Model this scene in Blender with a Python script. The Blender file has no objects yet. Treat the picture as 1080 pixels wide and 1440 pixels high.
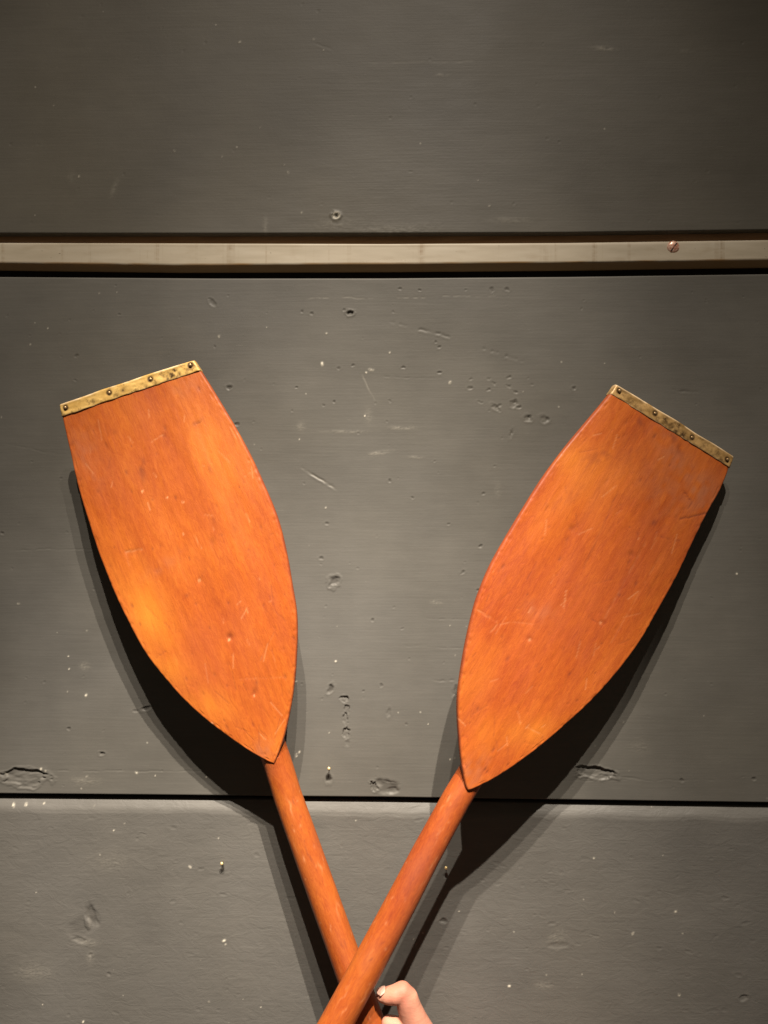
import bpy, bmesh, math, random
import numpy as np
from mathutils import Vector, Matrix

S = bpy.context.scene
COL = S.collection
rng = np.random.default_rng(7)
random.seed(7)

# ------------------------------------------------------------------ camera
D = 0.70                       # camera to wall, metres
F = 1040.0                     # focal length in photograph pixels (1080 x 1440)
YAW = math.radians(1.25)
cam_d = bpy.data.cameras.new('camera')
cam = bpy.data.objects.new('camera', cam_d)
COL.objects.link(cam)
cam_d.sensor_fit = 'VERTICAL'
cam_d.sensor_height = 36.0
cam_d.lens = 36.0 * F / 1440.0
cam_d.clip_start = 0.01
cam_d.clip_end = 50
cam.location = (0, -D, 0)
cam.rotation_euler = (math.radians(90), 0, YAW)
S.camera = cam
CR = cam.rotation_euler.to_matrix()
CL = Vector(cam.location)


def ray(px, py):
    return CR @ Vector(((px - 540) / F, -(py - 720) / F, -1.0))


def at(px, py, d=0.0):
    """world point seen at a photograph pixel, d metres in front of the wall plane"""
    r = ray(px, py)
    t = (D - d) / r.y
    return CL + r * t


def on_plane(px, py, p0, n):
    r = ray(px, py)
    return CL + r * ((p0 - CL).dot(n) / r.dot(n))


# ------------------------------------------------------------------ world and lamps
w = bpy.data.worlds.new('World')
S.world = w
w.use_nodes = True
w.node_tree.nodes['Background'].inputs[0].default_value = (1.0, 0.80, 0.58, 1)
w.node_tree.nodes['Background'].inputs[1].default_value = 0.062
S.view_settings.view_transform = 'Standard'
S.view_settings.look = 'None'
S.view_settings.exposure = 0.0
S.view_settings.gamma = 1.0


def spot(name, loc, aim, watts, cone, blend, radius=0.012, color=(1.0, 0.885, 0.755)):
    l = bpy.data.lights.new(name, 'SPOT')
    l.energy = watts
    l.color = color
    l.spot_size = math.radians(cone)
    l.spot_blend = blend
    l.shadow_soft_size = radius
    o = bpy.data.objects.new(name, l)
    COL.objects.link(o)
    o.location = loc
    o.rotation_euler = (Vector(aim) - Vector(loc)).to_track_quat('-Z', 'Y').to_euler()
    return o


spot('spot_lamp', (-0.118, -1.40, 1.92), (-0.031, 0, -0.35), 300, 22, 1.0)
spot('spot_lamp', (0.347, -1.40, 1.86), (-0.147, 0, -0.466), 530, 18.5, 1.0)
spot('spot_lamp', (0.11, -1.40, 1.90), (-0.25, 0, -0.80), 240, 50, 1.0)
spot('spot_lamp', (0.02, -1.42, 1.90), (0.02, 0, 0.12), 20, 10.5, 0.45)

# ------------------------------------------------------------------ helpers


def link(name, me, mat=None, parent=None):
    me.name = name
    o = bpy.data.objects.new(name, me)
    COL.objects.link(o)
    if mat:
        me.materials.clear()
        me.materials.append(mat)
    if parent:
        o.parent = parent
        o.matrix_parent_inverse = parent.matrix_world.inverted() if False else Matrix()
    return o


def thing(name, label, cat, mw=Matrix(), group=None):
    o = bpy.data.objects.new(name, None)
    COL.objects.link(o)
    o.empty_display_size = 0.02
    o.matrix_world = mw
    o['label'] = label
    o['category'] = cat
    if group:
        o['group'] = group
    return o


def grid_mesh(P, wrap_v=False, wrap_u=False, smooth=True, caps=False):
    """P: (rows, cols, 3) array"""
    nv, nu = P.shape[:2]
    idx = np.arange(nv * nu).reshape(nv, nu)
    a = idx if wrap_v else idx[:-1]
    b = np.roll(idx, -1, 0) if wrap_v else idx[1:]
    if wrap_u:
        a2, b2 = np.roll(a, -1, 1), np.roll(b, -1, 1)
    else:
        a, a2, b, b2 = a[:, :-1], a[:, 1:], b[:, :-1], b[:, 1:]
    quads = np.stack([a, a2, b2, b], -1).reshape(-1, 4)
    me = bpy.data.meshes.new('m')
    me.vertices.add(nv * nu)
    me.vertices.foreach_set('co', P.reshape(-1).astype(np.float32))
    nq = len(quads)
    me.loops.add(nq * 4)
    me.loops.foreach_set('vertex_index', quads.reshape(-1).astype(np.int32))
    me.polygons.add(nq)
    me.polygons.foreach_set('loop_start', (np.arange(nq) * 4).astype(np.int32))
    me.update(calc_edges=True)
    me.polygons.foreach_set('use_smooth', np.full(nq, smooth))
    if caps:
        bm = bmesh.new()
        bm.from_mesh(me)
        bm.verts.ensure_lookup_table()
        if wrap_u:
            bm.faces.new([bm.verts[i] for i in idx[0]][::-1])
            bm.faces.new([bm.verts[i] for i in idx[-1]])
        else:
            bm.faces.new([bm.verts[i] for i in idx[:, 0]])
            bm.faces.new([bm.verts[i] for i in idx[:, -1]][::-1])
        bmesh.ops.recalc_face_normals(bm, faces=bm.faces)
        bm.to_mesh(me)
        bm.free()
    me.update()
    return me


def add_attr(me, name, arr):
    a = me.attributes.new(name, 'FLOAT', 'POINT')
    a.data.foreach_set('value', arr.reshape(-1).astype(np.float32))


def vnoise(x, y, seed=0):
    """smooth value noise in [-1,1], arrays"""
    r = np.random.default_rng(seed).uniform(-1, 1, (256, 256))
    xi = np.floor(x).astype(int)
    yi = np.floor(y).astype(int)
    fx, fy = x - xi, y - yi
    fx = fx * fx * (3 - 2 * fx)
    fy = fy * fy * (3 - 2 * fy)
    g = lambda i, j: r[i % 256, j % 256]
    return (g(xi, yi) * (1 - fx) * (1 - fy) + g(xi + 1, yi) * fx * (1 - fy)
            + g(xi, yi + 1) * (1 - fx) * fy + g(xi + 1, yi + 1) * fx * fy)


def sstep(a, b, x):
    t = np.clip((x - a) / (b - a), 0, 1)
    return t * t * (3 - 2 * t)


# ------------------------------------------------------------------ material helpers


class NT:
    def __init__(self, name):
        self.m = bpy.data.materials.new(name)
        self.m.use_nodes = True
        self.t = self.m.node_tree
        self.b = self.t.nodes['Principled BSDF']

    def n(self, typ, **kw):
        x = self.t.nodes.new(typ)
        for k, v in kw.items():
            if k.startswith('i_'):
                key = k[2:]
                key = int(key) if key.isdigit() else key.replace('_', ' ')
                x.inputs[key].default_value = v
            else:
                setattr(x, k, v)
        return x

    def l(self, a, b):
        self.t.links.new(a, b)

    def coords(self, scale=(1, 1, 1), loc=(0, 0, 0), rot=(0, 0, 0)):
        c = self.n('ShaderNodeTexCoord')
        mp = self.n('ShaderNodeMapping')
        mp.inputs['Scale'].default_value = scale
        mp.inputs['Location'].default_value = loc
        mp.inputs['Rotation'].default_value = rot
        self.l(c.outputs['Object'], mp.inputs[0])
        return mp.outputs[0]

    def noise(self, vec, scale, detail=4, rough=0.55, dist=0.0):
        x = self.n('ShaderNodeTexNoise')
        x.inputs['Scale'].default_value = scale
        x.inputs['Detail'].default_value = detail
        x.inputs['Roughness'].default_value = rough
        x.inputs['Distortion'].default_value = dist
        self.l(vec, x.inputs['Vector'])
        return x.outputs['Fac']

    def ramp(self, fac, stops, interp='LINEAR'):
        r = self.n('ShaderNodeValToRGB')
        r.color_ramp.interpolation = interp
        e = r.color_ramp.elements
        while len(e) < len(stops):
            e.new(0.5)
        for i, (p, c) in enumerate(stops):
            e[i].position = p
            e[i].color = tuple(c) + (1,) if len(c) == 3 else c
        self.l(fac, r.inputs[0])
        return r.outputs[0]

    def rampv(self, fac, a, b, va=0.0, vb=1.0):
        r = self.n('ShaderNodeMapRange')
        r.inputs[1].default_value = a
        r.inputs[2].default_value = b
        r.inputs[3].default_value = va
        r.inputs[4].default_value = vb
        self.l(fac, r.inputs[0])
        return r.outputs[0]

    def mix(self, fac, a, b, mode='MIX'):
        x = self.n('ShaderNodeMix', data_type='RGBA', blend_type=mode)
        for s, v in ((x.inputs[0], fac), (x.inputs[6], a), (x.inputs[7], b)):
            if isinstance(v, (int, float)):
                s.default_value = v
            elif isinstance(v, tuple):
                s.default_value = v + (1,) if len(v) == 3 else v
            else:
                self.l(v, s)
        return x.outputs[2]

    def math(self, op, a, b=0.0):
        x = self.n('ShaderNodeMath', operation=op)
        for s, v in ((x.inputs[0], a), (x.inputs[1], b)):
            if isinstance(v, (int, float)):
                s.default_value = v
            else:
                self.l(v, s)
        return x.outputs[0]

    def attr(self, name):
        return self.n('ShaderNodeAttribute', attribute_name=name).outputs['Fac']

    def bump(self, h, dist, strength=1.0, prev=None):
        x = self.n('ShaderNodeBump')
        x.inputs['Distance'].default_value = dist
        x.inputs['Strength'].default_value = strength
        self.l(h, x.inputs['Height'])
        if prev is not None:
            self.l(prev, x.inputs['Normal'])
        return x.outputs[0]

    def out(self, color=None, rough=None, normal=None, **kw):
        b = self.b
        for key, v in (('Base Color', color), ('Roughness', rough), ('Normal', normal)):
            if v is None:
                continue
            if isinstance(v, (int, float)):
                b.inputs[key].default_value = v
            elif isinstance(v, tuple):
                b.inputs[key].default_value = v + (1,)
            else:
                self.l(v, b.inputs[key])
        for k, v in kw.items():
            b.inputs[k.replace('_', ' ')].default_value = v
        return self.m


def paint_material(name, base, rough_plank=False, light=(0.42, 0.40, 0.34)):
    t = NT(name)
    brush = t.noise(t.coords((6, 6, 150)), 3.0, 5, 0.6)        # long horizontal brush marks
    mott = t.noise(t.coords(), 5.0, 5, 0.55)
    fine = t.noise(t.coords((1, 1, 1.6)), 260.0, 3, 0.6)
    k = t.math('MULTIPLY', t.rampv(mott, 0.3, 0.7, 0.84, 1.13), t.rampv(t.noise(t.coords((1, 1, 1.4), loc=(7, 2, 1)), 14.0, 5, .6), .3, .7, .93, 1.07))
    c = t.mix(1.0, tuple(base), t.ramp(k, [(0, (0, 0, 0)), (1, (1, 1, 1))]), 'MULTIPLY') if False else None
    hsv = t.n('ShaderNodeHueSaturation')
    hsv.inputs['Color'].default_value = tuple(base) + (1,)
    val = t.math('MULTIPLY', k, t.rampv(brush, 0.3, 0.7, 0.95, 1.05))
    t.l(val, hsv.inputs['Value'])
    t.l(t.rampv(t.noise(t.coords(loc=(3, 1, 2)), 4.0, 3), 0.3, 0.7, 0.8, 1.25), hsv.inputs['Saturation'])
    col = hsv.outputs[0]
    # scuffs: sparse pale horizontal rubs
    sc = t.noise(t.coords((5, 5, 70), loc=(1.3, 0, 4.1)), 6.0, 4, 0.7)
    scm = t.rampv(sc, 0.68, 0.80, 0.0, 0.28)
    col = t.mix(scm, col, light)
    # dust specks
    sp = t.n('ShaderNodeTexVoronoi')
    sp.inputs['Scale'].default_value = 46.0
    t.l(t.coords(), sp.inputs['Vector'])
    spm = t.rampv(sp.outputs['Distance'], 0.035, 0.055, 1.0, 0.0)
    sel = t.rampv(t.n('ShaderNodeSeparateColor').outputs[0], 0, 1) if False else None
    sep = t.n('ShaderNodeSeparateColor')
    t.l(sp.outputs['Color'], sep.inputs[0])
    pick = t.rampv(sep.outputs[0], 0.80, 0.81)
    col = t.mix(t.math('MULTIPLY', t.math('MULTIPLY', spm, pick), 0.35), col, light)
    col = t.mix(t.attr('grime'), col, (0.018, 0.014, 0.010))
    col = t.mix(t.attr('fleck'), col, (0.62, 0.58, 0.48))
    nb = t.bump(brush, 0.00016 if not rough_plank else 0.0002, 0.6)
    if rough_plank:
        wave = t.noise(t.coords((1, 1, 1.7)), 62.0, 6, 0.66, 1.1)
        nb = t.bump(wave, 0.0009, 0.62, nb)
    else:
        nb = t.bump(t.noise(t.coords((1, 1, 1.8), loc=(2, 0, 0)), 55.0, 3, 0.5), 0.0002, 0.5, nb)
    nb = t.bump(fine, 0.00012, 0.5, nb)
    rr = t.rampv(mott, 0.3, 0.7, 0.48, 0.62)
    return t.out(col, rr, nb, Specular_IOR_Level=0.32)


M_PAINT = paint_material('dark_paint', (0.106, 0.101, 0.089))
M_PAINT_DIMMED = paint_material('dark_paint_dimmed', (0.090, 0.083, 0.068))  # wall paint darkened in colour for the dimmer light on the top plank
M_PAINT_ROUGH = paint_material('dark_paint_rough', (0.111, 0.106, 0.096), True)


def rail_material():
    t = NT('beige_rail_paint')
    mott = t.noise(t.coords((3, 3, 20)), 5.0, 5)
    col = t.ramp(mott, [(0.3, (0.37, 0.32, 0.235)), (0.5, (0.42, 0.365, 0.275)), (0.75, (0.46, 0.41, 0.32))])
    # vertical tannin drips
    dr = t.noise(t.coords((60, 1, 0.8), loc=(0.37, 0, 0)), 1.0, 4, 0.7)
    col = t.mix(t.math('MULTIPLY', t.rampv(dr, 0.57, 0.72, 0, 0.8), t.rampv(t.noise(t.coords((30, 1, 120)), 2.0, 3), .35, .65)), col, (0.20, 0.125, 0.055))
    col = t.mix(t.rampv(t.noise(t.coords((9, 9, 30), loc=(2, 0, 0)), 4.0, 4), .55, .72, 0, .35), col, (0.30, 0.235, 0.15))
    sp = t.noise(t.coords(loc=(5, 5, 5)), 240.0, 2)
    col = t.mix(t.rampv(sp, 0.71, 0.76, 0, 0.7), col, (0.07, 0.05, 0.03))
    # lower edge and underside tinted brown, shade put into the colour
    col = t.mix(t.attr('grime'), col, (0.33, 0.185, 0.065))
    nb = t.bump(t.noise(t.coords((8, 8, 60)), 4.0, 3), 0.00005, 0.5)
    return t.out(col, 0.5, nb)


M_RAIL = rail_material()
tb = NT('raw_dark_timber')
M_BACK = tb.out(tb.ramp(tb.noise(tb.coords((4, 4, 40)), 3.0, 4), [(0.3, (0.020, 0.012, 0.007)), (0.7, (0.035, 0.022, 0.013))]), 0.8)


def wood_material(name, seed, dull, dim=1.0, lo=.34, hi=.66):
    """varnished mahogany; local Z runs along the oar"""
    t = NT(name)
    o = (seed * 1.7, seed * 0.9, seed * 2.3)
    warp = t.noise(t.coords((1, 1, 0.5), loc=o), 9.0, 3)
    broad = t.noise(t.coords((9, 9, 1.6), loc=o), 2.4, 4, 0.55, 0.5)
    grain = t.noise(t.coords((85, 85, 24), loc=o), 5.0, 7, 0.74, 0.8)
    pores = t.noise(t.coords((170, 170, 9), loc=o), 5.0, 4, 0.7)
    patch = t.noise(t.coords((1, 1, 0.8), loc=(o[1], o[0], 3)), 11.0, 4, 0.5)
    a = (0.41, 0.092, 0.013) if not dull else (0.41, 0.087, 0.013)
    bcol = (0.53, 0.145, 0.019) if not dull else (0.54, 0.140, 0.018)
    ccol = (0.28, 0.048, 0.010) if not dull else (0.28, 0.045, 0.011)
    mid = t.noise(t.coords((30, 30, 9), loc=o), 2.2, 5, 0.6, 0.8)
    f = t.math('ADD', t.math('ADD', t.math('MULTIPLY', broad, 0.42), t.math('MULTIPLY', grain, 0.38)), t.math('MULTIPLY', mid, 0.20))
    col = t.ramp(f, [(lo, ccol), (0.50, a), (hi, bcol)])
    col = t.mix(t.rampv(patch, 0.50, 0.75, 0, 0.35), col, (0.66, 0.22, 0.032))
    col = t.mix(t.rampv(patch, 0.47, 0.28, 0, 0.35), col, (0.34, 0.075, 0.030))
    col = t.mix(t.rampv(pores, 0.54, 0.68, 0, 0.42), col, (0.26, 0.045, 0.012))
    if dim < 1:
        col = t.mix(1.0, col, (dim, dim * .95, dim), 'MULTIPLY')
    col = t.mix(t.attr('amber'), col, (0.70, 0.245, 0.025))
    col = t.mix(t.attr('worn'), col, (0.36, 0.135, 0.070))
    col = t.mix(t.attr('edge'), col, (0.20, 0.040, 0.018))
    col = t.mix(t.attr('grime'), col, (0.13, 0.030, 0.018))
    col = t.mix(t.attr('fleck'), col, (0.75, 0.38, 0.18))
    nb = t.bump(grain, 0.0005, 0.5)
    nb = t.bump(t.noise(t.coords((1, 1, 0.5), loc=o), 70.0, 4, 0.6), 0.0004, 0.5, nb)
    nb = t.bump(pores, 0.0002, 0.4, nb)
    rr = t.rampv(t.noise(t.coords((10, 10, 1.5), loc=o), 6.0, 4), 0.3, 0.7, 0.42 if dim == 1 else 0.40, 0.60 if dim == 1 else 0.66)
    return t.out(col, rr, nb, Specular_IOR_Level=0.38)


def brass_material(name, seed, dark):
    t = NT(name)
    o = (seed, seed * 2, 0)
    n1 = t.noise(t.coords(loc=o), 70.0, 5, 0.65)
    n2 = t.noise(t.coords((1, 1, 1), loc=(seed + 4, 0, 1)), 190.0, 4, 0.65)
    a = (0.72, 0.47, 0.15) if not dark else (0.50, 0.31, 0.12)
    b = (0.56, 0.34, 0.09) if not dark else (0.26, 0.15, 0.045)
    col = t.ramp(n1, [(0.38, b), (0.60, a)])
    col = t.mix(t.rampv(n2, 0.54, 0.64, 0, 0.6), col, (0.10, 0.050, 0.016))
    col = t.mix(t.attr('grime'), col, (0.055, 0.028, 0.010))
    col = t.mix(t.attr('fleck'), col, (0.86, 0.66, 0.42))
    nb = t.bump(n1, 0.0009, 0.5)
    nb = t.bump(n2, 0.0003, 0.5, nb)
    t.b.inputs['Metallic'].default_value = 0.15
    return t.out(col, t.rampv(n1, 0.3, 0.7, 0.5, 0.38), nb)


M_WOOD_L = wood_material('varnished_wood_bright', 1.0, False)
M_WOOD_R = wood_material('varnished_wood_red', 4.3, True)
M_SHAFT_L = wood_material('shaft_wood_brown', 7.1, False, .80, .38, .62)
M_SHAFT_R = wood_material('shaft_wood_red', 9.4, True, .84, .38, .62)
M_BRASS_L = brass_material('yellow_brass', 2.0, False)
M_BRASS_R = brass_material('tarnished_brass', 6.0, True)
tn = NT('nail_metal')
M_NAIL = tn.out(tn.ramp(tn.noise(tn.coords(), 900.0, 3), [(0.35, (0.22, 0.12, 0.045)), (0.65, (0.62, 0.46, 0.24))]), 0.35, Metallic=0.6)
tp = NT('pin_brass')
M_PIN = tp.out((0.80, 0.62, 0.30), 0.3, Metallic=0.5)
ts = NT('copper_screw')
M_SCREW = ts.out(ts.ramp(ts.noise(ts.coords(), 500.0, 3), [(0.4, (0.60, 0.26, 0.17)), (0.6, (0.95, 0.66, 0.52))]), 0.3, Metallic=0.35)

# ------------------------------------------------------------------ the planked wall
wall = thing('plank_wall', 'dark grey painted plank wall with a pale recessed rail across the top', 'wall')


def axis_samples(lo, hi, flo, fhi, fine, coarse=0.02):
    a = np.arange(flo, fhi, fine)
    left = np.arange(lo, flo, coarse)
    right = np.arange(fhi, hi + 1e-6, coarse)
    return np.concatenate([left, a, right])


def wpt(px, py):
    p = at(px, py, 0)
    return p.x, p.z


def edge_curve(pts):
    """pixel polyline -> function z(x) on the wall plane"""
    q = np.array([wpt(*p) for p in pts])
    q = q[q[:, 0].argsort()]

    def f(x):
        z = np.interp(x, q[:, 0], q[:, 1])
        sl = (q[1, 1] - q[0, 1]) / (q[1, 0] - q[0, 0])
        sr = (q[-1, 1] - q[-2, 1]) / (q[-1, 0] - q[-2, 0])
        z = np.where(x < q[0, 0], q[0, 1] + sl * 0.3 * (x - q[0, 0]), z)
        z = np.where(x > q[-1, 0], q[-1, 1] + sr * 0.3 * (x - q[-1, 0]), z)
        return z
    return f


PXM = (D / F)                  # metres per pixel on the wall


class Field:
    """height field of one plank: H is metres proud of the face plane"""

    def __init__(self, X, Z):
        self.X, self.Z = X, Z
        self.H = np.zeros_like(X)
        self.grime = np.zeros_like(X)
        self.fleck = np.zeros_like(X)
        self.seed = 11

    def local(self, px, py, rx, ry, ang=0.0):
        x0, z0 = wpt(px, py)
        dx, dz = self.X - x0, self.Z - z0
        m = (np.abs(dx) < (rx + ry) * 3 * PXM) & (np.abs(dz) < (rx + ry) * 3 * PXM)
        i = np.nonzero(m)
        dx, dz = dx[i], dz[i]
        c, s = math.cos(ang), math.sin(ang)
        u = (dx * c + dz * s) / (rx * PXM)
        v = (-dx * s + dz * c) / (ry * PXM)
        return i, u, v, dx, dz

    def dent(self, px, py, rx, ry=None, depth=1.0, ang=0.0, grime=0.0, lip=0.25):
        ry = ry or rx
        depth *= 0.62
        self.seed += 1
        i, u, v, dx, dz = self.local(px, py, rx, ry, ang)
        wob = 0.38 * vnoise(dx / (rx * PXM) * 1.1 + 40, dz / (ry * PXM) * 1.1 + 40, self.seed) + 0.2 * vnoise(dx / (rx * PXM) * 2.6 + 40, dz / (ry * PXM) * 2.6 + 40, self.seed + 50)
        r = np.sqrt(u * u + v * v) + wob
        d = -depth * 0.001 * (1 - sstep(0.45, 1.15, r))
        d += lip * depth * 0.001 * np.exp(-((r - 1.35) / 0.25) ** 2)
        self.H[i] += d
        if grime:
            self.grime[i] = np.maximum(self.grime[i], grime * (1 - sstep(0.4, 1.0, r)))

    def chip(self, px, py, rx, ry, depth=1.6, ang=0.0, seed=1, grime=0.1, ck=0.8):
        """a piece of paint and wood broken out: ragged, steep upper edge, rough floor"""
        i, u, v, dx, dz = self.local(px, py, rx, ry, ang)
        wob = 0.32 * vnoise(u * 2.3 + 9, v * 1.7 + 9, seed) + 0.16 * vnoise(u * 6 + 9, v * 5 + 9, seed + 1)
        r = np.abs(u) ** 2.4 + np.abs(v) ** 2.4
        r = r ** (1 / 2.4) + wob
        inside = 1 - sstep(0.86, 1.02, r)
        floor = 0.75 + 0.35 * v + 0.3 * vnoise(u * 3.1, v * 3.1, seed + 2) + 0.14 * vnoise(u * 9, v * 8, seed + 3)
        self.H[i] -= inside * floor * depth * 0.001
        self.H[i] += 0.25 * depth * 0.001 * np.exp(-((r - 1.12) / 0.12) ** 2)
        self.grime[i] = np.maximum(self.grime[i], grime * inside)
        crack = np.exp(-((r - 0.97) / 0.07) ** 2) * (v > 0.1)
        self.grime[i] = np.maximum(self.grime[i], ck * crack)

    def scratch(self, x0, y0, x1, y1, wd=1.2, depth=0.35, broken=0.0, fleck=0.0, grime=0.0):
        self.seed += 1
        a, b = np.array(wpt(x0, y0)), np.array(wpt(x1, y1))
        L = np.linalg.norm(b - a)
        d = (b - a) / L
        dx, dz = self.X - a[0], self.Z - a[1]
        s = dx * d[0] + dz * d[1]
        n = -dx * d[1] + dz * d[0]
        i = np.nonzero((s > -0.003) & (s < L + 0.003) & (np.abs(n) < 0.008))
        s, n = s[i], n[i]
        n = n + 0.0007 * vnoise(s * 120 + 5, s * 0 + 3, self.seed) + 0.0003 * vnoise(s * 420 + 5, s * 0 + 3, self.seed)
        k = sstep(-0.002, 0.006, s) * (1 - sstep(L - 0.006, L + 0.002, s)) * np.clip(.62 + .6 * vnoise(s * 210 + 3, s * 0 + 5, self.seed + 9), .12, 1)
        if broken:
            k = k * sstep(broken - 0.3, broken + 0.2, vnoise(s * 260, s * 0 + 7, self.seed) + 0.3)
        g = np.exp(-(n / (wd * PXM)) ** 2)
        self.H[i] -= depth * 0.001 * g * k
        self.H[i] += 0.35 * depth * 0.001 * k * np.exp(-((n + 2.0 * wd * PXM) / (wd * PXM)) ** 2)
        self.fleck[i] = np.maximum(self.fleck[i], fleck * g * k)
        self.grime[i] = np.maximum(self.grime[i], grime * g * k)

    def white(self, px, py, r=1.6, k=1.0, h=0.5, rx=None):
        self.seed += 1
        r *= random.uniform(.6, 1.0)
        i, u, v, dx, dz = self.local(px, py, rx or r * random.uniform(.8, 1.7), r, random.uniform(-1.5, 1.5))
        g = np.exp(-(u * u + v * v) ** 1.5) * np.clip(.75 + .8 * vnoise(dx * 700 + 9, dz * 700 + 9, self.seed), 0, 1.2)
        k *= random.uniform(.55, 1.0)
        self.fleck[i] = np.maximum(self.fleck[i], np.clip(k * g * 1.3, 0, 1))
        self.H[i] += h * 0.001 * g

    def smudge(self, px, py, rx, ry, k=0.25, ang=0.0, seed=3):
        i, u, v, dx, dz = self.local(px, py, rx, ry, ang)
        g = np.exp(-(u * u + v * v)) * np.clip(0.5 + .5 * vnoise(dx * 260, dz * 1300, seed) + .5 * vnoise(dx * 700, dz * 2500, seed + 1), 0, 1)
        self.fleck[i] = np.maximum(self.fleck[i], .5 * k * g)
        self.H[i] += 0.18 * 0.001 * g


def plank(name, top, bot, fine, face=0.0, thick=0.024, r_top=0.0025, r_bot=0.0025,
          bevel_top=None, zfar=None, mat=None, features=None, label=None, xs=None):
    """top/bot: functions z(x). Returns the plank object"""
    X1 = axis_samples(-1.3, 1.3, -0.395, 0.395, fine) if xs is None else xs
    zt, zb = top(X1), bot(X1)
    height = float(np.mean(zt - zb))
    if zfar:                                            # plank runs far beyond the frame on one side
        lo, hi = zfar
        core = np.arange(lo, hi, fine) / height
        rest = np.concatenate([np.arange(0, lo, 0.02), np.arange(hi, height, 0.02)]) / height
        V = np.unique(np.concatenate([core, rest, [1.0]]))
    else:
        V = np.linspace(0, 1, max(6, int(height / fine)))
    e = np.array([0, .02, .06, .12, .2, .3, .42, .56, .72, .9])
    eb = e * max(r_bot, 1e-4) / height
    tw = bevel_top[0] if bevel_top else r_top
    et = 1 - e * max(tw, 1e-4) / height
    V = V[(V > eb[-1]) & (V < et[-1])]
    V = np.concatenate([eb, V, et[::-1]])
    X = np.broadcast_to(X1, (len(V), len(X1))).copy()
    Z = zb[None] + V[:, None] * (zt - zb)[None]
    f = Field(X, Z)
    if features:
        features(f)
    dt = (zt[None] - Z)
    db = (Z - zb[None])
    wob = 0.0006 * vnoise(X * 60, Z * 0 + 1, 5) + 0.0003 * vnoise(X * 240, Z * 0 + 2, 6)

    def rnd(dist, r):
        q = np.clip(1 - dist / r, 0, 1)
        return -r * (1 - np.sqrt(np.clip(1 - q * q, 0, 1)))
    f.H += rnd(db, r_bot)
    if bevel_top:
        bw, bd = bevel_top                              # width, depth of the worn sloping top edge
        wv = bw * (1 + 0.12 * vnoise(X * 22, Z * 0 + 4, 8) + 0.06 * vnoise(X * 90, Z * 0, 9))
        q = np.clip(1 - dt / wv, 0, 1)
        f.H += -bd * (q ** 1.15) - 0.0004 * np.exp(-((dt - wv) / 0.0012) ** 2)
    else:
        f.H += rnd(dt + 0 * wob, r_top)
    f.H += 0.0003 * vnoise(X * 5, Z * 7, 21) + 0.00005 * vnoise(X * 40, Z * 110, 22)
    Y = -(face + f.H)
    P = np.stack([X, Y, Z], -1)
    back_b = P[0:1].copy()
    back_b[..., 1] = thick
    back_t = P[-1:].copy()
    back_t[..., 1] = thick
    P = np.concatenate([back_b, P, back_t], 0)
    me = grid_mesh(P, wrap_v=True, caps=True)
    pad = lambda A: np.concatenate([A[:1], A, A[-1:]], 0)
    add_attr(me, 'grime', pad(f.grime))
    add_attr(me, 'fleck', pad(f.fleck))
    o = link(name, me, mat, wall)
    if label:
        o['label'] = label
    return o


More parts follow.
